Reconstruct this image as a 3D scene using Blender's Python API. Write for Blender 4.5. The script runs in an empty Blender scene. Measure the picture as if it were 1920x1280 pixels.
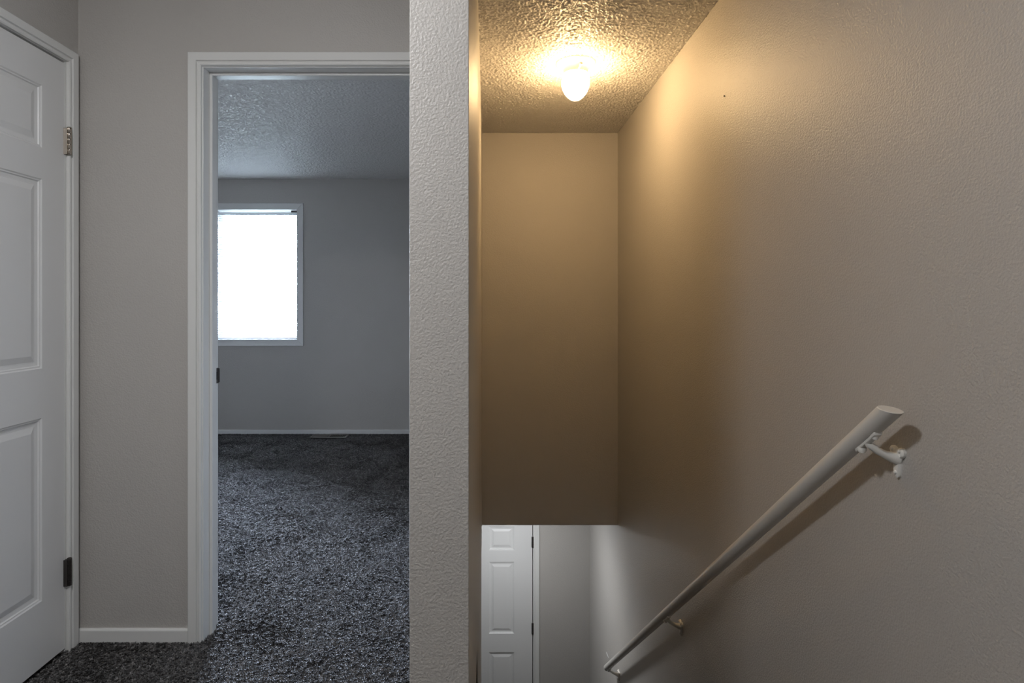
import bpy, bmesh, math, random
import numpy as np
from mathutils import Vector, Matrix
random.seed(7)
S = bpy.context.scene
C = S.collection
PI = math.pi

# ------------------------------------------------------------------ camera
F = 1100.0                       # focal length in pixels of the 1920 frame
EYE = 1.222
cd = bpy.data.cameras.new('camera'); cam = bpy.data.objects.new('camera', cd); C.objects.link(cam)
cam.location = (0, 0, EYE); cam.rotation_euler = (PI/2, 0, 0)
cd.sensor_width = 36; cd.lens = 36*F/1920; cd.clip_start = .02
cd.shift_x = 46/1920; cd.shift_y = -70/1920
S.camera = cam

# ------------------------------------------------------------------ world, daylight, exposure
W = bpy.data.worlds.new('overcast_sky'); S.world = W; W.use_nodes = True
bg = W.node_tree.nodes['Background']
bg.inputs['Color'].default_value = (.69, .79, 1.0, 1)
bg.inputs['Strength'].default_value = 195.0
def portal(loc, rot, sx, sy):    # tells the renderer where the sky enters; gives no light of its own
    l = bpy.data.lights.new('sky_portal', 'AREA'); l.shape = 'RECTANGLE'; l.size = sx; l.size_y = sy
    l.cycles.is_portal = True
    o = bpy.data.objects.new('sky_portal', l); C.objects.link(o); o.location = loc; o.rotation_euler = rot
vs = S.view_settings
vs.view_transform = 'Standard'; vs.look = 'None'; vs.gamma = 1; vs.use_curve_mapping = False
vs.exposure = 0.0
LAMP = 104.0
S.cycles.max_bounces = 7; S.cycles.transparent_max_bounces = 6
LAMP_COL = (1.0, .66, .32)
HALL_LAMP, HALL_COL = 149.0, (.98, .98, 1.0)      # cool-white dome lamp over the hall, just above the frame
ENTRY_LAMP, ENTRY_COL = 85.0, (.95, .97, 1.0)     # dome lamp under the lower ceiling, hidden by the wall over the stairs

# ------------------------------------------------------------------ layout (metres; y runs away from the camera)
H = 2.40
XL, XR = -1.481, .8956           # hall left wall, right wall
PX0, PX1 = -.153, -.0366         # partition between bedroom and stairs
YP, Y1, YB = 1.152, 2.1236, 5.511   # partition end, doorway wall, bedroom window wall
T = .114                         # wall thickness
Y3, Y4 = 4.029, 5.164            # upper wall over the stairs, lower back wall
ZL, ZC = -2.69, -.296            # lower floor, lower ceiling
YS = 1.33                        # top of the stairs
YR = -1.6                       # wall behind the camera
BX = -3.7                        # bedroom left wall
LX = -2.5                        # lower room left wall

# ------------------------------------------------------------------ materials
MAT = {}
def mat(name, col, rough=.5, metal=0, bump=None, spec=.5, var=0, trans=None, emit=None):
    m = bpy.data.materials.new(name); m.use_nodes = True; MAT[name] = m
    nt = m.node_tree; b = nt.nodes['Principled BSDF']
    b.inputs['Base Color'].default_value = (*col, 1); b.inputs['Roughness'].default_value = rough
    b.inputs['Metallic'].default_value = metal; b.inputs['Specular IOR Level'].default_value = spec
    tc = nt.nodes.new('ShaderNodeTexCoord')
    if var:
        n = nt.nodes.new('ShaderNodeTexNoise'); n.inputs['Scale'].default_value = 3.0; n.inputs['Detail'].default_value = 4
        nt.links.new(tc.outputs['Object'], n.inputs['Vector'])
        r = nt.nodes.new('ShaderNodeValToRGB')
        r.color_ramp.elements[0].position = .3; r.color_ramp.elements[1].position = .7
        r.color_ramp.elements[0].color = (*[c*(1-var) for c in col], 1); r.color_ramp.elements[1].color = (*[min(1, c*(1+var)) for c in col], 1)
        nt.links.new(n.outputs['Fac'], r.inputs['Fac']); nt.links.new(r.outputs['Color'], b.inputs['Base Color'])
    prev = None
    for (kind, scale, detail, strength, dist) in (bump or []):
        if kind == 'noise':
            n = nt.nodes.new('ShaderNodeTexNoise'); n.inputs['Scale'].default_value = scale; n.inputs['Detail'].default_value = detail
            n.inputs['Roughness'].default_value = .5; out = n.outputs['Fac']
        else:
            n = nt.nodes.new('ShaderNodeTexVoronoi'); n.inputs['Scale'].default_value = scale; n.feature = 'SMOOTH_F1'; out = n.outputs['Distance']
        nt.links.new(tc.outputs['Object'], n.inputs['Vector'])
        bp = nt.nodes.new('ShaderNodeBump'); bp.inputs['Strength'].default_value = strength; bp.inputs['Distance'].default_value = dist
        if kind != 'noise': bp.invert = True
        nt.links.new(out, bp.inputs['Height'])
        if prev: nt.links.new(prev, bp.inputs['Normal'])
        prev = bp.outputs['Normal']
    if prev: nt.links.new(prev, b.inputs['Normal'])
    if emit:
        b.inputs['Emission Color'].default_value = (*emit[0], 1); b.inputs['Emission Strength'].default_value = emit[1]
    return m
mat('wall_paint', (.48, .459, .430), .45, bump=[('noise', 190, 2, .40, .0046), ('noise', 60, 1, .10, .003)], var=.015)
mat('ceiling_texture', (.78, .76, .73), .36, spec=.4, bump=[('noise', 100, 2, 1.0, .03), ('noise', 260, 2, .5, .005)])
mat('trim_white', (.74, .74, .72), .25, bump=[('noise', 60, 2, .05, .001)])
mat('door_white', (.74, .74, .73), .38, bump=[('noise', 300, 3, .05, .0006)])
mat('rail_paint', (.66, .64, .60), .35, bump=[('noise', 90, 2, .12, .002)])
mat('bracket_paint', (.80, .79, .75), .40, bump=[('noise', 140, 2, .15, .002)])
mat('nickel', (.46, .41, .35), .2, metal=1)
mat('dark_steel', (.10, .09, .085), .4, metal=.9)
mat('register_steel', (.22, .21, .19), .45, metal=.4)
mat('void', (.01, .01, .01), .9)
mat('vinyl', (.80, .80, .80), .35)
mat('backing', (.05, .046, .044), .9, bump=[('noise', 150, 3, .6, .01)])
mat('porcelain', (.82, .80, .76), .3)
mat('glow_glass', (.9, .88, .82), .3, emit=(LAMP_COL, LAMP))
mat('hall_glass', (.9, .9, .9), .3, emit=(HALL_COL, HALL_LAMP))
mat('entry_glass', (.9, .9, .9), .3, emit=(ENTRY_COL, ENTRY_LAMP))
mat('brushed_rim', (.5, .48, .45), .35, metal=1)
mat('chip', (.86, .86, .85), .7)
m = mat('blind_vinyl', (.86, .87, .88), .45)
nt = m.node_tree; tr = nt.nodes.new('ShaderNodeBsdfTranslucent'); tr.inputs['Color'].default_value = (.85, .87, .9, 1)
mx = nt.nodes.new('ShaderNodeMixShader'); mx.inputs['Fac'].default_value = .2
nt.links.new(nt.nodes['Principled BSDF'].outputs[0], mx.inputs[1]); nt.links.new(tr.outputs[0], mx.inputs[2])
nt.links.new(mx.outputs[0], nt.nodes['Material Output'].inputs['Surface'])
for gname, gcol in (('window_glass', (.97, .98, .98)),):
    m = bpy.data.materials.new(gname); MAT[gname] = m; m.use_nodes = True; nt = m.node_tree
    nt.nodes.remove(nt.nodes['Principled BSDF'])
    tp = nt.nodes.new('ShaderNodeBsdfTransparent'); tp.inputs['Color'].default_value = (*gcol, 1)
    gl = nt.nodes.new('ShaderNodeBsdfGlossy'); gl.inputs['Roughness'].default_value = .02
    fr = nt.nodes.new('ShaderNodeFresnel'); fr.inputs['IOR'].default_value = 1.45
    mx = nt.nodes.new('ShaderNodeMixShader')
    nt.links.new(fr.outputs[0], mx.inputs[0]); nt.links.new(tp.outputs[0], mx.inputs[1]); nt.links.new(gl.outputs[0], mx.inputs[2])
    nt.links.new(mx.outputs[0], nt.nodes['Material Output'].inputs['Surface'])
# carpet yarn: each tuft takes its own shade from a charcoal blend
m = mat('carpet_yarn', (.05, .047, .045), .55, spec=.9); m.node_tree.nodes['Principled BSDF'].inputs['Sheen Weight'].default_value = .2; m.node_tree.nodes['Principled BSDF'].inputs['Sheen Roughness'].default_value = .4; nt = m.node_tree
oi = nt.nodes.new('ShaderNodeObjectInfo'); rp = nt.nodes.new('ShaderNodeValToRGB')
e = rp.color_ramp.elements
e[0].position = 0; e[0].color = (.012, .0108, .010, 1); e[1].position = 1; e[1].color = (.20, .19, .183, 1)
x = rp.color_ramp.elements.new(.45); x.color = (.034, .031, .029, 1)
x = rp.color_ramp.elements.new(.8); x.color = (.10, .094, .09, 1)
nt.links.new(oi.outputs['Random'], rp.inputs['Fac']); nt.links.new(rp.outputs['Color'], nt.nodes['Principled BSDF'].inputs['Base Color'])

# ------------------------------------------------------------------ mesh helpers
def box(bm, x0, x1, y0, y1, z0, z1):
    v = [bm.verts.new(p) for p in ((x0,y0,z0),(x1,y0,z0),(x1,y1,z0),(x0,y1,z0),(x0,y0,z1),(x1,y0,z1),(x1,y1,z1),(x0,y1,z1))]
    for f in ((0,3,2,1),(4,5,6,7),(0,1,5,4),(1,2,6,5),(2,3,7,6),(3,0,4,7)):
        bm.faces.new([v[i] for i in f])
    return v
def tube(bm, pts, rad, seg=14, cap=True, squash=None):
    pts = [Vector(p) for p in pts]
    if not hasattr(rad, '__len__'): rad = [rad]*len(pts)
    rings = []; up0 = None
    for i, p in enumerate(pts):
        d = (pts[min(i+1, len(pts)-1)] - pts[max(i-1, 0)]).normalized()
        if up0 is None:
            up0 = Vector((0,0,1)) if abs(d.z) < .9 else Vector((0,1,0))
        u = d.cross(up0).normalized(); w = u.cross(d).normalized(); up0 = w
        r = rad[i]; ru, rw = (r, r) if not hasattr(r, '__len__') else r
        rings.append([bm.verts.new(p + u*ru*math.cos(2*PI*k/seg) + w*rw*math.sin(2*PI*k/seg)) for k in range(seg)])
    for a, b in zip(rings, rings[1:]):
        for k in range(seg):
            bm.faces.new((a[k], a[(k+1)%seg], b[(k+1)%seg], b[k]))
    if cap:
        bm.faces.new(list(reversed(rings[0]))); bm.faces.new(rings[-1])
def lathe(bm, prof, centre=(0,0,0), seg=36):
    cx, cy, cz = centre; rings = []
    for r, z in prof:
        if r < 1e-6: rings.append([bm.verts.new((cx, cy, cz+z))])
        else: rings.append([bm.verts.new((cx+r*math.cos(2*PI*k/seg), cy+r*math.sin(2*PI*k/seg), cz+z)) for k in range(seg)])
    for a, b in zip(rings, rings[1:]):
        for k in range(seg):
            k2 = (k+1) % seg
            if len(a) == 1 and len(b) == 1: continue
            if len(a) == 1: bm.faces.new((a[0], b[k2], b[k]))
            elif len(b) == 1: bm.faces.new((a[k], a[k2], b[0]))
            else: bm.faces.new((a[k], a[k2], b[k2], b[k]))
def prism(bm, prof, axis, a0, a1, m0=0, m1=0):
    """extrude a closed 2-D profile; m0/m1 mitre the ends by profile u"""
    def P(u, v, a):
        return {'x': (a, v, u), 'z': (u, v, a), 'y': (u, a, v)}[axis]
    r0 = [bm.verts.new(P(u, v, a0 + m0*(u))) for u, v in prof]
    r1 = [bm.verts.new(P(u, v, a1 + m1*(u))) for u, v in prof]
    n = len(prof)
    for k in range(n): bm.faces.new((r0[k], r0[(k+1)%n], r1[(k+1)%n], r1[k]))
    bm.faces.new(list(reversed(r0))); bm.faces.new(r1)
def obj(name, bm, material, parent=None, smooth=False, bevel=0, seg=2, label=None):
    bmesh.ops.recalc_face_normals(bm, faces=bm.faces[:])
    me = bpy.data.meshes.new(name); bm.to_mesh(me); bm.free()
    me.materials.append(MAT[material])
    if smooth:
        me.polygons.foreach_set('use_smooth', [True]*len(me.polygons))
        try: me.set_sharp_from_angle(angle=math.radians(45))
        except Exception: pass
    o = bpy.data.objects.new(name, me); C.objects.link(o)
    if parent: o.parent = parent
    if bevel:
        md = o.modifiers.new('bevel', 'BEVEL'); md.width = bevel; md.segments = seg; md.limit_method = 'ANGLE'
    if label: o['label'] = label
    return o
def empty(name, loc=(0,0,0), rz=0, parent=None):
    o = bpy.data.objects.new(name, None); C.objects.link(o); o.location = loc; o.rotation_euler = (0,0,rz); o.empty_display_size = .05
    if parent: o.parent = parent
    return o
def tag(o, label, cat=None, kind=None, group=None):
    o['label'] = label
    if cat: o['category'] = cat
    if kind: o['kind'] = kind
    if group: o['group'] = group
    return o
def B(): return bmesh.new()
def boxes(name, lst, material, parent=None, bevel=0, label=None):
    bm = B()
    for b in lst: box(bm, *b)
    return obj(name, bm, material, parent, bevel=bevel, label=label)
def struct(name, lst, material, label, cat, bevel=0):
    return tag(boxes(name, lst, material, bevel=bevel), label, cat, 'structure')

# ------------------------------------------------------------------ room shell
DH = 2.068                        # hall door head
OX0, OX1, OZ = -1.046, -.247, 2.095   # rough opening of the bedroom doorway
D1A, D1B = 1.285, 2.060           # hall closet door opening along y
struct('wall_left', [(XL-.22, XL-.05, YR-.1, Y1+.01, -.05, H), (XL-.05, XL, YR-.1, D1A-.018, -.05, H),
    (XL-.05, XL, D1B+.0, Y1+.01, -.05, H), (XL-.05, XL, D1A-.018, D1B, DH+.022, H)], 'wall_paint',
    'greige painted wall around the closed panel door at the left', 'wall')
struct('wall_back', [(BX-.1, OX0, Y1, Y1+T, -.05, H), (OX1, PX0+.01, Y1, Y1+T, -.05, H), (OX0, OX1, Y1, Y1+T, OZ, H)], 'wall_paint',
    'greige painted wall with the open bedroom doorway', 'wall')
struct('wall_partition', [(PX0, PX1, YP, YB+.1, ZC, H), (PX0, PX1, YP, 3.55, ZL, ZC)], 'wall_paint',
    'pale textured end of the wall dividing bedroom doorway and stairwell', 'wall', bevel=.0015)
struct('wall_right', [(XR, XR+.12, YR-.1, Y4+.2, ZL-.1, H)], 'wall_paint', 'long greige textured wall carrying the sloping handrail', 'wall')
struct('wall_stair_end', [(PX1-.002, XR+.002, Y3, Y3+.12, ZC, H)], 'wall_paint', 'lamplit wall hanging over the foot of the stairs', 'wall', bevel=.003)
WX0, WX1, WZ0, WZ1 = -2.56, -1.783, .886, 2.112
struct('wall_bedroom_back', [(BX-.1, WX0, YB, YB+.15, -.05, H), (WX1, PX1, YB, YB+.15, -.05, H), (WX0, WX1, YB, YB+.15, -.05, WZ0), (WX0, WX1, YB, YB+.15, WZ1, H)],
    'wall_paint', 'shaded grey bedroom wall around the bright window', 'wall')
struct('wall_bedroom_left', [(BX-.12, BX, Y1, YB+.15, -.05, H)], 'wall_paint', 'left bedroom wall out of sight behind the doorway', 'wall')
struct('wall_rear', [(XL-.2, XR+.12, YR-.12, YR, -.05, H)], 'wall_paint', 'hall wall behind the viewer', 'wall')
DLX1 = .395                       # hinge edge of the lower door
DLW = .86; DLX0 = DLX1-DLW; DLZ = ZL+.02; DLH = 2.05
struct('wall_lower_back', [(LX-.1, XR+.02, Y4+.06, Y4+.2, ZL-.1, ZC), (LX-.1, DLX0-.006, Y4, Y4+.06, ZL-.1, ZC), (DLX1+.006, XR+.02, Y4, Y4+.06, ZL-.1, ZC),
    (DLX0-.006, DLX1+.006, Y4, Y4+.06, DLZ+DLH+.006, ZC)], 'wall_paint', 'grey wall beside the white door at the foot of the stairs', 'wall')
struct('wall_lower_left', [(LX-.12, LX, 1.0, Y4+.2, ZL-.1, ZC)], 'wall_paint', 'lower room wall hidden left of the stairs', 'wall')
struct('wall_lower_near', [(LX-.1, XR+.02, .9, 1.02, ZL-.1, ZC)], 'wall_paint', 'lower room wall underneath the hall floor', 'wall')
struct('ceiling', [(BX-.12, XR+.12, YR-.12, YB+.15, H, H+.08)], 'ceiling_texture', 'sprayed popcorn ceiling over hall, stairs and bedroom', 'ceiling')
struct('ceiling_lower', [(PX1-.01, XR+.01, Y3+.02, Y4+.2, ZC+.001, ZC+.06), (LX-.12, PX0+.05, .9, Y4+.2, ZC-.02, ZC+.02)], 'ceiling_texture', 'ceiling of the lower entry below the bedroom', 'ceiling')
struct('floor_hall', [(XL-.1, PX1+.0, YR-.12, Y1+.01, -.28, -.004), (PX1, XR+.01, YR-.12, YS, -.28, -.004)], 'backing', 'hall floor under the dark carpet', 'floor')
struct('floor_bedroom', [(BX-.1, PX0+.01, Y1+.01, YB+.1, -.27, -.004)], 'backing', 'bedroom floor under the dark carpet', 'floor')
struct('floor_lower', [(LX-.1, XR+.02, .9, Y4+.2, ZL-.1, ZL)], 'backing', 'lower entry floor at the foot of the stairs', 'floor')
NR = 14; RISE = -ZL/NR; RUN = RISE/.805
bm = B()
for k in range(1, NR):
    y0 = YS+(k-1)*RUN
    box(bm, PX1+.002, XR-.002, y0, y0+RUN, max(ZL, -k*RISE-.4), -k*RISE)
    box(bm, PX1+.002, XR-.002, y0+RUN-.0, y0+RUN+.025, -k*RISE-.03, -k*RISE)
tag(obj('stairs', bm, 'backing'), 'dark carpeted stairs descending below the handrail', 'stairs', 'structure')

gm = mat('lawn', (.11, .13, .09), .9, bump=[('noise', 20, 4, .6, .05)], var=.2)
struct('ground', [(-40, 40, YB+.2, 70, -3.1, -2.9)], 'lawn', 'unseen ground outside below the bedroom window', 'ground')  # unseen ground, added to cut the light rising onto the bedroom ceiling

# ------------------------------------------------------------------ trim
def board_h(name, parent, x0, x1, y, z0, z1, t, m='trim_white'):   # board on a wall facing -y
    bm = B(); r = min(.006, t*.6)
    prism(bm, [(z0, y), (z1, y), (z1, y-t+r), (z1-r*.4, y-t+r*.3), (z1-r, y-t), (z0, y-t)], 'x', x0, x1)
    return obj(name, bm, m, parent)
t1 = board_h('baseboard_back', None, XL, -1.072, Y1, -.005, .051, .012); tag(t1, 'low white baseboard between closet door and bedroom doorway', 'baseboard', 'structure')
t2 = board_h('baseboard_bedroom', None, BX, PX0, YB, -.005, .044, .012); tag(t2, 'thin white baseboard under the bedroom window wall', 'baseboard', 'structure')

# casing of the bedroom doorway, profile: flat with a groove and an inner bead
def casing_set(parent, x0, x1, zt, w, t, rev, zb, name='casing_board'):
    """mitred casing in local x/z, front at y=-t; inner edge at x0+rev.., returns boards"""
    prof = [(0, 0), (0, -t*.62), (.004, -t*.8), (.009, -t*.8), (.0115, -t*.55), (.0145, -t*.55), (.0165, -t), (w-.003, -t), (w, -t+.003), (w, 0)]
    out = []
    bm = B()   # left
    r0 = [bm.verts.new((x0-u, v, zb)) for u, v in prof]; r1 = [bm.verts.new((x0-u, v, zt+u)) for u, v in prof]
    n = len(prof)
    def skin(a, b):
        for k in range(n): bm.faces.new((a[k], a[(k+1)%n], b[(k+1)%n], b[k]))
        bm.faces.new(list(reversed(a))); bm.faces.new(b)
    skin(r0, r1); out.append(obj(name, bm, 'trim_white', parent))
    bm = B()
    r0 = [bm.verts.new((x1+u, v, zb)) for u, v in prof]; r1 = [bm.verts.new((x1+u, v, zt+u)) for u, v in prof]
    skin(r0, r1); out.append(obj(name, bm, 'trim_white', parent))
    bm = B()
    r0 = [bm.verts.new((x0-u, v, zt+u)) for u, v in prof]; r1 = [bm.verts.new((x1+u, v, zt+u)) for u, v in prof]
    skin(r0, r1); out.append(obj(name, bm, 'trim_white', parent))
    return out
JX0, JX1, JZ = -1.028, -.265, 2.078     # clear opening
fr2 = tag(empty('trim_1', (0, Y1, 0)), 'white painted casing and jamb of the open bedroom doorway', 'door frame', 'structure')
casing_set(fr2, JX0-.004, JX1+.004, JZ+.004, .047, .016, 0, -.002)
JD = T+.002
boxes('jamb', [(OX0-.001, JX0, -.001, JD, -.002, JZ+.016)], 'trim_white', fr2, .0015)
boxes('jamb', [(JX1, OX1+.001, -.001, JD, -.002, JZ+.016)], 'trim_white', fr2, .0015)
boxes('head_jamb', [(JX0-.001, JX1+.001, -.001, JD, JZ, JZ+.017)], 'trim_white', fr2, .0015)
SY0, SY1 = .045, .078
boxes('door_stop', [(JX0, JX0+.011, SY0, SY1, -.002, JZ-.0)], 'trim_white', fr2, .0015)
boxes('door_stop', [(JX1-.011, JX1, SY0, SY1, -.002, JZ)], 'trim_white', fr2, .0015)
boxes('head_stop', [(JX0+.011, JX1-.011, SY0, SY1, JZ-.011, JZ)], 'trim_white', fr2, .0015)
zs = EYE-(704-570)/494
sp = boxes('strike_plate', [(JX0, JX0+.0015, .086, JD+.002, zs-.029, zs+.029), (JX0-.002, JX0+.004, JD+.001, JD+.0035, zs-.027, zs+.027)], 'dark_steel', fr2, label='dark metal strike plate')
boxes('latch_hole', [(JX0+.001, JX0+.002, .090, .106, zs-.015, zs+.015)], 'void', sp)

# casing of the hall closet door (on the left wall, faces +x)
fr1 = tag(empty('trim_2', (XL, 0, 0), PI/2), 'white casing around the closed panel door on the left wall', 'door frame', 'structure')
casing_set(fr1, D1A-.006, D1B+.002, DH+.006, .045, .015, 0, -.002)
boxes('jamb', [(D1B-.002, D1B+.0, -.0005, .05, 0, DH+.006)], 'trim_white', fr1)
boxes('head_jamb', [(D1A-.01, D1B, -.0005, .05, DH+.004, DH+.022)], 'trim_white', fr1)
# casing of the lower door
fr4 = tag(empty('trim_3', (0, Y4, 0)), 'white casing of the door at the foot of the stairs', 'door frame', 'structure')
casing_set(fr4, DLX0-.004, DLX1+.006, DLZ+DLH+.004, .056, .015, 0, ZL)

# ------------------------------------------------------------------ six-panel doors
def panel_mesh(w, h, t):
    bm = B()
    prof = [(0, 0), (.004, .0035), (.0075, .0035), (.0105, .0075), (.020, .0085), (.024, .0085), (.044, .0025)]
    for s in (0, 1):
        rings = []
        for ins, d in prof:
            y = d if s == 0 else t-d
            rings.append([bm.verts.new(p) for p in ((ins, y, ins), (w-ins, y, ins), (w-ins, y, h-ins), (ins, y, h-ins))])
        for a, b in zip(rings, rings[1:]):
            for k in range(4): bm.faces.new((a[k], a[(k+1)%4], b[(k+1)%4], b[k]))
        bm.faces.new(rings[-1])
        if s == 0: first = rings[0]
        else:
            for k in range(4): bm.faces.new((first[k], first[(k+1)%4], rings[0][(k+1)%4], rings[0][k]))
    bmesh.ops.recalc_face_normals(bm, faces=bm.faces[:])
    me = bpy.data.meshes.new('panel'); bm.to_mesh(me); bm.free(); me.materials.append(MAT['door_white'])
    return me
def hinge(parent, x, z, metal, out=.014, hgt=.092):
    h = empty('hinge', (x, -out, z), 0, parent)
    h['label'] = 'nickel butt hinge' if metal == 'nickel' else 'dark butt hinge'
    bm = B(); g = hgt/5
    for k in range(5):
        r = .0076
        lathe(bm, [(0, 0), (r-.0008, 0), (r, .0008), (r, g-.0012), (r-.0008, g-.0006), (0, g-.0006)], (0, 0, -hgt/2+k*g), 14)
    lathe(bm, [(0, hgt/2), (.0080, hgt/2), (.0074, hgt/2+.004), (.004, hgt/2+.006), (0, hgt/2+.006)], (0, 0, 0), 14)
    obj('knuckle', bm, metal, h, smooth=True)
    boxes('hinge_leaf', [(-.0100, -.0074, .001, out+.012, -hgt/2, hgt/2)], metal, h)
    boxes('hinge_leaf', [(-.002, .001, .004, out+.0, -hgt/2, hgt/2)], metal, h)
    return h
def six_panel(name, loc, rz, w, h, stile, pw, hinges, metal, label):
    """local x from lock edge (0) to hinge edge (w); front face looks to -y"""
    t = .035
    d = tag(empty(name, loc, rz), label, 'door', 'structure')
    k = h/2.03
    hs = [.217*k, .603*k, .163*k, .624*k, .103*k, .206*k]     # rail, panel, rail, panel, rail, panel ; the rest is the top rail
    mull = w-2*stile-2*pw
    zz = [0]
    for q in hs: zz.append(zz[-1]+q)
    xs = [stile, stile+pw+mull]
    lst = [(0, stile, 0, t, 0, h), (w-stile, w, 0, t, 0, h), (stile, w-stile, 0, t, 0, zz[1]), (stile, w-stile, 0, t, zz[2], zz[3]),
           (stile, w-stile, 0, t, zz[4], zz[5]), (stile, w-stile, 0, t, zz[6], h)]
    for a, b in ((1, 2), (3, 4), (5, 6)): lst.append((stile+pw, stile+pw+mull, 0, t, zz[a], zz[b]))
    boxes('stile_and_rail_frame', lst, 'door_white', d)
    for a, b in ((1, 2), (3, 4), (5, 6)):
        me = panel_mesh(pw, zz[b]-zz[a], t)
        for x in xs:
            o = bpy.data.objects.new('panel', me); C.objects.link(o); o.parent = d; o.location = (x, 0, zz[a])
    for z in hinges: hinge(d, w+.003, z, metal)
    return d
d1 = six_panel('door_1', (XL-.001, D1A+.003, .016), PI/2, D1B-.006-D1A, DH-.016-.003, .105, .222, [], 'nickel', 'closed white six-panel door with two hinges at the left edge')
wd = D1B-.006-D1A
hinge(d1, wd+.003, 1.792-.016, 'nickel'); hinge(d1, wd+.003, .281-.016, 'dark_steel')
# knob on the lock side, out of frame
kn = bpy.data.objects.new('door_knob', None); C.objects.link(kn); kn.parent = d1; kn.location = (.06, 0, .93); kn.rotation_euler = (PI/2, 0, 0)
bm = B(); lathe(bm, [(0, 0), (.032, 0), (.032, .004), (.012, .008), (.011, .03), (.022, .036), (.027, .048), (.022, .06), (0, .063)]); obj('knob_body', bm, 'nickel', kn, smooth=True)
six_panel('door_2', (-.301, Y1+JD+.775, .018), -PI/2, .757, 2.052, .11, .21, [], 'nickel', 'white bedroom door swung open behind the dividing wall')
six_panel('door_3', (DLX0, Y4+.002, DLZ), 0, DLW, DLH, .160, .222, [.28, 1.04, 1.80], 'dark_steel', 'white six-panel door at the foot of the stairs')

# ------------------------------------------------------------------ windows
def window(name, x0, x1, z0, z1, depth, place, label, casing=True):
    """local: opening in x/z, room side faces -y, y=0 is the wall face"""
    loc, rz = place
    w = tag(empty(name, loc, rz), label, 'window', 'structure')
    fw = .038; y0, y1 = depth-.07, depth-.015
    boxes('window_frame', [(x0, x0+fw, y0, y1, z0, z1)], 'vinyl', w, .003)
    boxes('window_frame', [(x1-fw, x1, y0, y1, z0, z1)], 'vinyl', w, .003)
    boxes('window_frame', [(x0+fw, x1-fw, y0, y1, z1-fw, z1)], 'vinyl', w, .003)
    boxes('window_frame', [(x0+fw, x1-fw, y0, y1, z0, z0+fw)], 'vinyl', w, .003)
    boxes('pane', [(x0+fw-.003, x1-fw+.003, y0+.025, y0+.029, z0+fw-.003, z1-fw+.003)], 'window_glass', w)
    j = .004
    boxes('window_jamb', [(x0, x0+j, 0, y0, z0, z1)], 'trim_white', w); boxes('window_jamb', [(x1-j, x1, 0, y0, z0, z1)], 'trim_white', w)
    boxes('window_jamb', [(x0+j, x1-j, 0, y0, z1-j, z1)], 'trim_white', w); boxes('window_sill', [(x0+j, x1-j, 0, y0, z0, z0+j)], 'trim_white', w)
    if casing:
        cw, ct = .058, .014
        def quad(pts):
            bm = B(); a = [bm.verts.new((x, 0, z)) for x, z in pts]; b = [bm.verts.new((x, -ct, z)) for x, z in pts]
            for k in range(4): bm.faces.new((a[k], a[(k+1)%4], b[(k+1)%4], b[k]))
            bm.faces.new(a); bm.faces.new(b); obj('casing_board', bm, 'trim_white', w, bevel=.002)
        i0, i1, j0, j1 = x0+.003, x1-.003, z0+.003, z1-.003
        o0, o1, p0, p1 = i0-cw, i1+cw, j0-cw, j1+cw
        quad([(o0, p0), (i0, j0), (i0, j1), (o0, p1)]); quad([(i1, j0), (o1, p0), (o1, p1), (i1, j1)])
        quad([(i0, j1), (i1, j1), (o1, p1), (o0, p1)]); quad([(o0, p0), (o1, p0), (i1, j0), (i0, j0)])
    return w
window('window_1', WX0, WX1, WZ0, WZ1, .15, ((0, YB, 0), 0), 'bright bedroom window in a plain white casing')
portal(((WX0+WX1)/2, YB+.17, (WZ0+WZ1)/2), (-PI/2, 0, 0), WX1-WX0, WZ1-WZ0)

# mini blind inside the bedroom window
bl = tag(empty('window_blind', ((WX0+WX1)/2, YB+.026, WZ0+.005)), 'white slatted mini blind hanging in the bright bedroom window', 'blind')
bw = WX1-WX0-.022; top = 2.086-WZ0-.005
bm = B(); box(bm, -bw/2, bw/2, -.013, .013, top-.026, top); obj('headrail', bm, 'blind_vinyl', bl, bevel=.002)
boxes('mounting_bracket', [(bw/2-.055, bw/2+.004, -.0145, .0145, top-.002, top+.016)], 'dark_steel', bl)
boxes('mounting_bracket', [(-bw/2-.004, -bw/2+.02, -.0145, .0145, top-.012, top+.012)], 'vinyl', bl)
bm = B(); n = 5; a = math.radians(24)
for sgn in (0,):
    prev = None
    for k in range(n+1):
        u = (k/n-.5)*.025; cam_ = .0022*(1-(2*u/.025)**2)
        y = u*math.cos(a)-cam_*math.sin(a); z = u*math.sin(a)*1+cam_*math.cos(a)
        cur = [bm.verts.new((-bw/2, y, z)), bm.verts.new((bw/2, y, z))]
        if prev: bm.faces.new((prev[0], prev[1], cur[1], cur[0]))
        prev = cur
sl = obj('slat', bm, 'blind_vinyl', bl, smooth=True)
NS = 51; pitch = (top-.045-.028)/(NS-1)
for k in range(NS):
    o = sl if k == 0 else sl.copy()
    if k: C.objects.link(o)
    o.parent = bl; o.location = (0, 0, .028+k*pitch)
boxes('bottom_rail', [(-bw/2, bw/2, -.012, .012, .006, .017)], 'blind_vinyl', bl, .002)
for x in (-bw/2+.11, bw/2-.11):
    bm = B(); tube(bm, [(x, -.0135, .012), (x, -.0135, top-.02)], .0008, 6); obj('ladder_cord', bm, 'blind_vinyl', bl)
bm = B(); tube(bm, [(bw/2-.05, -.02, top-.02), (bw/2-.05, -.021, top-.55)], .003, 6); obj('tilt_wand', bm, 'blind_vinyl', bl)

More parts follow.
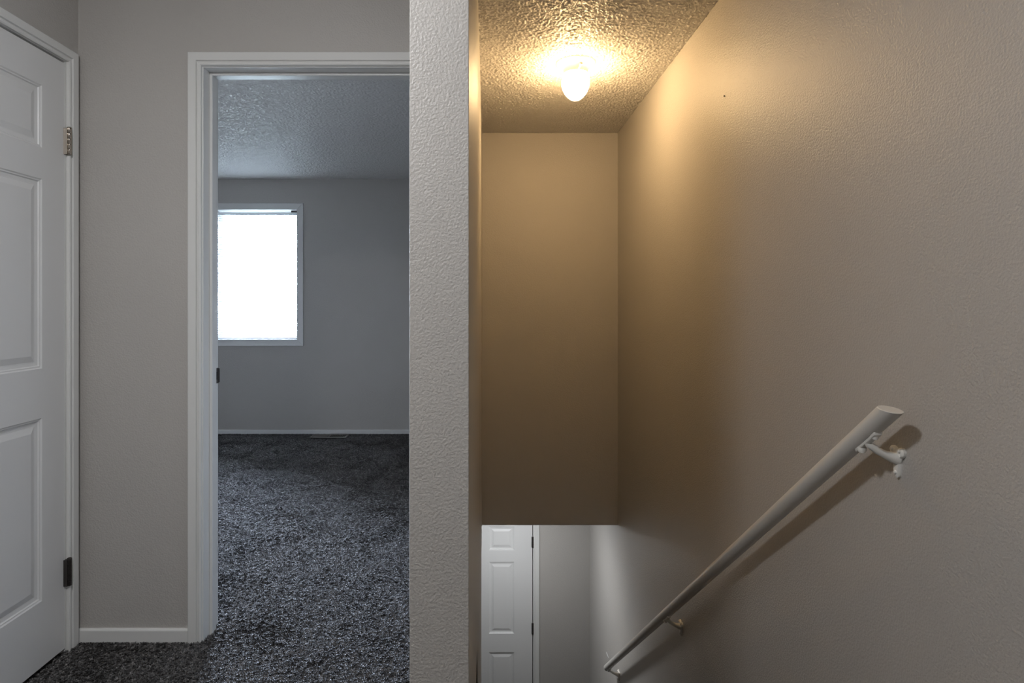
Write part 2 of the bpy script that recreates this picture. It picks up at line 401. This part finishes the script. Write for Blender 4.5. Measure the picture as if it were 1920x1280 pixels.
# ------------------------------------------------------------------ carpet pile (geometry-node tufts)
bm = B()
for lst in ([(XL, YR), (PX0, YR), (PX0, YP), (PX0, Y1), (JX1, Y1), (JX1, Y1+T), (JX0, Y1+T), (JX0, Y1), (XL, Y1)],
            [(PX0, YR), (XR, YR), (XR, YS), (PX1, YS), (PX1, YP), (PX0, YP)],
            [(BX, Y1+T), (PX0, Y1+T), (PX0, YB), (BX, YB)]):
    bm.faces.new([bm.verts.new((x, y, 0)) for x, y in lst])
bmesh.ops.triangulate(bm, faces=bm.faces[:])
for f in bm.faces:
    f.normal_update()
    if f.normal.z < 0: f.normal_flip()
me = bpy.data.meshes.new('carpet'); bm.to_mesh(me); bm.free(); me.materials.append(MAT['backing'])
cp = bpy.data.objects.new('carpet', me); C.objects.link(cp)
tag(cp, 'dark charcoal speckled cut-pile carpet in hall and bedroom', 'carpet', 'stuff')
# one tuft: four bent tapering yarn blades
bm = B()
for k in range(4):
    an = k*PI/2+.4; c, s = math.cos(an), math.sin(an)
    lean = .0035
    prev = None
    for (h, o_, w) in ((-.003, .0008, .0022), (.0055, .0016, .0027), (.0088, .0042, .0026), (.0095, .0085, .0012)):
        cx, cy = c*o_, s*o_
        cur = [bm.verts.new((cx-s*w, cy+c*w, h)), bm.verts.new((cx+s*w, cy-c*w, h))]
        if prev: bm.faces.new((prev[0], prev[1], cur[1], cur[0]))
        prev = cur
tme = bpy.data.meshes.new('carpet_tuft'); bm.to_mesh(tme); bm.free(); tme.materials.append(MAT['carpet_yarn'])
tme.polygons.foreach_set('use_smooth', [True]*len(tme.polygons))
# the tuft mesh lives as a part under the carpet, tucked in its own place in the pile
tuft = bpy.data.objects.new('carpet_tuft', tme); C.objects.link(tuft); tuft.parent = cp; tuft.location = (-1.2, 1.9, 0); tuft['kind'] = 'stuff'
ng = bpy.data.node_groups.new('pile', 'GeometryNodeTree')
ng.interface.new_socket('Geometry', in_out='INPUT', socket_type='NodeSocketGeometry')
ng.interface.new_socket('Geometry', in_out='OUTPUT', socket_type='NodeSocketGeometry')
N = ng.nodes.new; Lk = ng.links.new
gi = N('NodeGroupInput'); go = N('NodeGroupOutput')
ds = N('GeometryNodeDistributePointsOnFaces'); ds.distribute_method = 'RANDOM'; ds.inputs['Density'].default_value = 30000
Lk(gi.outputs[0], ds.inputs['Mesh'])
oin = N('GeometryNodeObjectInfo'); oin.inputs['Object'].default_value = tuft; oin.inputs['As Instance'].default_value = True
ip = N('GeometryNodeInstanceOnPoints'); Lk(ds.outputs['Points'], ip.inputs['Points']); Lk(oin.outputs['Geometry'], ip.inputs['Instance'])
rv = N('FunctionNodeRandomValue'); rv.data_type = 'FLOAT_VECTOR'
rv.inputs['Min'].default_value = (-.5, -.5, 0); rv.inputs['Max'].default_value = (.5, .5, 6.28)
e1 = N('FunctionNodeEulerToRotation'); Lk(rv.outputs['Value'], e1.inputs[0])
pos = N('GeometryNodeInputPosition')
nz = N('ShaderNodeTexNoise'); nz.inputs['Scale'].default_value = 4.2; nz.inputs['Detail'].default_value = 3; nz.inputs['Distortion'].default_value = .6
Lk(pos.outputs[0], nz.inputs['Vector'])
sub = N('ShaderNodeVectorMath'); sub.operation = 'SUBTRACT'; sub.inputs[1].default_value = (.5, .5, .5); Lk(nz.outputs['Color'], sub.inputs[0])
mul = N('ShaderNodeVectorMath'); mul.operation = 'MULTIPLY'; mul.inputs[1].default_value = (1.9, 1.3, 0); Lk(sub.outputs[0], mul.inputs[0])
e2 = N('FunctionNodeEulerToRotation'); Lk(mul.outputs[0], e2.inputs[0])
rr = N('FunctionNodeRotateRotation'); rr.rotation_space = 'GLOBAL'; Lk(e1.outputs[0], rr.inputs[0]); Lk(e2.outputs[0], rr.inputs[1])
Lk(rr.outputs[0], ip.inputs['Rotation'])
sc_ = N('FunctionNodeRandomValue'); sc_.data_type = 'FLOAT'
for i_ in sc_.inputs:
    if i_.type == 'VALUE' and i_.name == 'Min': i_.default_value = .46
    if i_.type == 'VALUE' and i_.name == 'Max': i_.default_value = .80
Lk([o_ for o_ in sc_.outputs if o_.type == 'VALUE'][0], ip.inputs['Scale'])
jn = N('GeometryNodeJoinGeometry'); Lk(gi.outputs[0], jn.inputs[0]); Lk(ip.outputs[0], jn.inputs[0]); Lk(jn.outputs[0], go.inputs[0])
md = cp.modifiers.new('pile', 'NODES'); md.node_group = ng

# ------------------------------------------------------------------ sprayed ceiling grain, real relief where it can be seen
mat('ceiling_grain', (.74, .72, .69), .36, spec=.45, bump=[('noise', 260, 2, .5, .004)])
cg = bpy.data.node_groups.new('spray', 'GeometryNodeTree')
cg.interface.new_socket('Geometry', in_out='INPUT', socket_type='NodeSocketGeometry')
cg.interface.new_socket('Geometry', in_out='OUTPUT', socket_type='NodeSocketGeometry')
N = cg.nodes.new; Lk = cg.links.new
gi = N('NodeGroupInput'); go = N('NodeGroupOutput'); ps = N('GeometryNodeInputPosition')
n1 = N('ShaderNodeTexNoise'); n1.inputs['Scale'].default_value = 128; n1.inputs['Detail'].default_value = 1.5; n1.inputs['Roughness'].default_value = .55
Lk(ps.outputs[0], n1.inputs['Vector'])
mr = N('ShaderNodeMapRange'); mr.interpolation_type = 'SMOOTHSTEP'
mr.inputs['From Min'].default_value = .40; mr.inputs['From Max'].default_value = .72; mr.inputs['To Min'].default_value = -.0006; mr.inputs['To Max'].default_value = -.0066
Lk([o_ for o_ in n1.outputs if o_.name in ('Fac', 'Factor')][0], mr.inputs['Value'])
cx = N('ShaderNodeCombineXYZ'); Lk(mr.outputs[0], cx.inputs['Z'])
sp_ = N('GeometryNodeSetPosition'); Lk(gi.outputs[0], sp_.inputs['Geometry']); Lk(cx.outputs[0], sp_.inputs['Offset'])
ss = N('GeometryNodeSetShadeSmooth'); Lk(sp_.outputs[0], ss.inputs[0]); Lk(ss.outputs[0], go.inputs[0])
def spray(x0, x1, y0, y1, step):
    nx, ny = int((x1-x0)/step)+1, int((y1-y0)/step)+1
    X = np.linspace(x0, x1, nx); Y = np.linspace(y0, y1, ny)
    co = np.zeros((ny, nx, 3), np.float32); co[..., 0] = X[None, :]; co[..., 1] = Y[:, None]; co[..., 2] = H
    idx = np.arange(nx*ny).reshape(ny, nx)
    q = np.stack([idx[:-1, :-1], idx[1:, :-1], idx[1:, 1:], idx[:-1, 1:]], -1).reshape(-1, 4).astype(np.int32)   # wound to face down
    me = bpy.data.meshes.new('ceiling_spray'); me.vertices.add(nx*ny); me.vertices.foreach_set('co', co.ravel())
    me.loops.add(q.size); me.loops.foreach_set('vertex_index', q.ravel())
    me.polygons.add(len(q)); me.polygons.foreach_set('loop_start', np.arange(0, q.size, 4, dtype=np.int32))
    me.update(calc_edges=True); me.materials.append(MAT['ceiling_grain'])
    o = bpy.data.objects.new('ceiling_spray', me); C.objects.link(o); o.parent = bpy.data.objects['ceiling']; o['kind'] = 'stuff'
    o.modifiers.new('spray', 'NODES').node_group = cg
spray(PX1, XR, 1.2, Y3, .0042)
spray(-2.75, PX0, Y1+T, YB, .0052)

# ------------------------------------------------------------------ ceiling lamp over the stairs
LXc, LYc = .430, 2.865
lp = tag(empty('ceiling_lamp', (LXc, LYc, H-.003)), 'glowing acorn-shaped ceiling lamp over the stairs', 'lamp')
bm = B(); lathe(bm, [(0, .004), (.100, .004), (.098, -.001), (.090, -.006), (.078, -.013), (.062, -.026), (.0585, -.040), (.0580, -.052), (.0, -.053)]); obj('canopy', bm, 'porcelain', lp, smooth=True)
bm = B()
prof = [(.056, -.050), (.0605, -.060), (.0645, -.072), (.0668, -.084)]
for k in range(16):
    u = k/15
    prof.append((.0675*math.cos(u*PI/2)**.55 if k < 15 else 0, -.096-.087*u))
lathe(bm, prof, seg=32); obj('glass_shade', bm, 'glow_glass', lp, smooth=True)
for an in (2.75, 2.75+2.094, 2.75+4.189):
    bm = B(); c, s = math.cos(an), math.sin(an)
    tube(bm, [(c*.056, s*.056, -.046), (c*.075, s*.075, -.043), (c*.098, s*.098, -.038)], [.003, .004, .0065], 10)
    obj('thumb_screw', bm, 'porcelain', lp, smooth=True)

# dome lamps: a metal pan with a shallow glowing glass
def dome_lamp(loc, glass, label, hp, hd):
    l = tag(empty('dome_lamp', loc), label, 'lamp')
    bm = B(); lathe(bm, [(0, .002), (.128, .002), (.130, -.004), (.130, -hp), (.127, -hp-.004), (.119, -hp-.004), (.119, -hp+.006), (0, -hp+.006)], seg=32); obj('lamp_pan', bm, 'brushed_rim', l, smooth=True)
    bm = B(); pr = [(.118, -hp)]
    for k in range(1, 8): pr.append((.118*math.cos(k/7*PI/2) if k < 7 else 0, -hp-hd*math.sin(k/7*PI/2)))
    lathe(bm, pr, seg=28); obj('glass_dome', bm, glass, l, smooth=True)
dome_lamp((-.70, .42, H), 'hall_glass', 'white dome lamp on the hall ceiling above the frame', .10, .078)
dome_lamp((.14, 4.37, ZC), 'entry_glass', 'white dome lamp under the lower entry ceiling', .055, .042)

# ------------------------------------------------------------------ handrail
RX = .828; SL = .8045
ry0, rz0 = 1.205, 1.006
def rz(y): return rz0-SL*(y-ry0)
hr = tag(empty('handrail', (XR, ry0, rz0)), 'white painted round wooden handrail sloping down the right wall', 'handrail')
inv = Matrix.Translation((-XR, -ry0, -rz0))
bm = B(); R = .0205; seg = 28
d = Vector((0, 1, -SL)).normalized(); u = Vector((1, 0, 0)); w = u.cross(d).normalized()
ye = 4.075
rings = []
for end in (0, 1):
    ring = []
    for k in range(seg):
        p = u*R*math.cos(2*PI*k/seg)+w*R*math.sin(2*PI*k/seg)
        if end == 0:
            base = Vector((RX, ry0, rz0)); t_ = -(p.z-.13*p.y)/(d.z-.13*d.y)      # nearly level cut at the upper end
            q = base+p+d*t_; q = q
        else:
            q = Vector((RX, ye, rz(ye)))+p
        ring.append(bm.verts.new(inv @ q))
    rings.append(ring)
for k in range(seg): bm.faces.new((rings[0][k], rings[0][(k+1)%seg], rings[1][(k+1)%seg], rings[1][k]))
bm.faces.new(rings[0]); bm.faces.new(rings[1])
obj('rail', bm, 'rail_paint', hr, smooth=True, bevel=.0015)
def bracket(y):
    zc = rz(y)-R/math.cos(math.atan(SL))
    b = empty('bracket', (0, y-ry0, zc-rz0), 0, hr)
    dx = RX-XR
    # wall plate: upright three-lobed casting
    bm = B(); out = []
    for k in range(48):
        an = 2*PI*k/48
        r = .017+.006*math.cos(3*(an-PI/2)+PI)
        zz = math.sin(an)*r*1.0
        if math.sin(an) < -.25: zz *= 1+1.5*(-math.sin(an)-.25)
        else: zz *= 1.25
        out.append((math.cos(an)*r*1.05, zz))
    pl = -.030
    f0 = [bm.verts.new((0, q[0], pl+q[1])) for q in out]; f1 = [bm.verts.new((-.006, q[0], pl+q[1])) for q in out]; f2 = [bm.verts.new((-.009, q[0]*.8, pl+q[1]*.85)) for q in out]
    for A_, B_ in ((f0, f1), (f1, f2)):
        for k in range(48): bm.faces.new((A_[k], A_[(k+1)%48], B_[(k+1)%48], B_[k]))
    bm.faces.new(f0); bm.faces.new(f2)
    obj('wall_plate', bm, 'bracket_paint', b, smooth=True)
    # arm
    bm = B(); tube(bm, [(-.004, 0, pl-.006), (-.016, .0, pl-.004), (-.032, 0, pl+.002), (-.048, 0, pl+.010), (-.060, 0, pl+.019), (dx, 0, pl+.024), (dx, 0, -.004)],
                   [(.013, .016), (.011, .012), (.0085, .009), (.0075, .008), (.0075, .008), (.0075, .0075), (.007, .007)], 14)
    obj('arm', bm, 'bracket_paint', b, smooth=True)
    # saddle strap along the underside of the rail
    bm = B(); L = .032
    for sgn in (0,):
        sec = []
        for j in range(9):
            v = (j/8-.5)*2
            hw = .010 if abs(v) > .55 else .0085
            ring = []
            for (uu, vv) in ((-hw, .002), (hw, .002), (hw*.8, -.005), (-hw*.8, -.005)):
                ring.append(bm.verts.new((dx+uu, v*L, -SL*v*L+vv)))
            sec.append(ring)
        for A_, B_ in zip(sec, sec[1:]):
            for k in range(4): bm.faces.new((A_[k], A_[(k+1)%4], B_[(k+1)%4], B_[k]))
        bm.faces.new(sec[0]); bm.faces.new(sec[-1])
    obj('saddle', bm, 'bracket_paint', b, smooth=True, bevel=.0015)
    for (px, py, pz, ax) in ((-.009, .012, pl+.012, 'x'), (-.009, -.012, pl+.012, 'x'), (-.009, 0, pl-.036, 'x')):
        bm = B(); lathe(bm, [(0, -.003), (.0048, -.003), (.0045, .0005), (.003, .003), (0, .0035)], seg=12)
        o = obj('screw', bm, 'bracket_paint', b, smooth=True); o.location = (px, py, pz); o.rotation_euler = (0, -PI/2, 0)
    for v in (-.022, .022):
        k_ = 1.45 if v > 0 else 1.0; bm = B(); lathe(bm, [(0, .004), (.0065*k_, .004), (.0065*k_, -.002), (.0045*k_, -.005*k_), (0, -.006*k_)], seg=12)
        o = obj('screw', bm, 'bracket_paint', b, smooth=True); o.location = (dx, v, -SL*v-.004)
    return b
for y in (1.275, 2.705, 3.985): bracket(y)

# ------------------------------------------------------------------ floor register under the bedroom window wall
rg = tag(empty('floor_register', (-1.445, 5.365, .013)), 'dark metal floor register sunk in bedroom carpet beside the baseboard', 'vent')
L2, W2 = .165, .065
boxes('register_frame', [(-L2, L2, -W2, -W2+.016, 0, .007), (-L2, L2, W2-.016, W2, 0, .007), (-L2, -L2+.016, -W2+.016, W2-.016, 0, .007), (L2-.016, L2, -W2+.016, W2-.016, 0, .007), (-.008, .008, -W2+.016, W2-.016, 0, .007)],
      'register_steel', rg, .0015)
boxes('duct_opening', [(-L2+.01, L2-.01, -W2+.01, W2-.01, -.008, -.004)], 'void', rg)
for k in range(9):
    x = -L2+.026+k*.0145
    bm = B(); v = box(bm, x-.0055, x+.0055, -W2+.014, W2-.014, .0015, .0035); obj('louver', bm, 'register_steel', rg)
for k in range(9):
    x = .018+k*.0155
    bm = B(); box(bm, x-.0008, x+.0008, -W2+.014, W2-.014, -.004, .002); obj('louver', bm, 'register_steel', rg)

# ------------------------------------------------------------------ small marks on the right wall
bm = B()
def wall_pt(px, py):
    s = (px-914)/XR; return Vector((XR, F/s, EYE-(py-570)/s))
p0, p1 = wall_pt(1137, 1222.5), wall_pt(1141, 1232.5)
dv = (p1-p0).normalized(); nv = Vector((1, 0, 0)).cross(dv)*.004
q = [p0-nv*.7, p0+nv, (p0+p1)/2+nv*1.2, p1+nv*.8, p1-nv*.6, (p0+p1)/2-nv]
a = [bm.verts.new(p+Vector((.001, 0, 0))) for p in q]; b_ = [bm.verts.new(p-Vector((.0012, 0, 0))) for p in q]
for k in range(6): bm.faces.new((a[k], a[(k+1)%6], b_[(k+1)%6], b_[k]))
bm.faces.new(a); bm.faces.new(b_)
wr = bpy.data.objects['wall_right']
obj('paint_chip', bm, 'chip', wr, label='small white chip in the paint near the handrail foot')
p = wall_pt(1359, 180)
bm = B(); lathe(bm, [(0, -.004), (.0022, -.004), (.0022, .002), (.0035, .003), (.003, .0045), (0, .005)], seg=10)
o = obj('nail', bm, 'dark_steel', wr, smooth=True, label='small dark nail head'); o.location = p; o.rotation_euler = (0, -PI/2, 0)
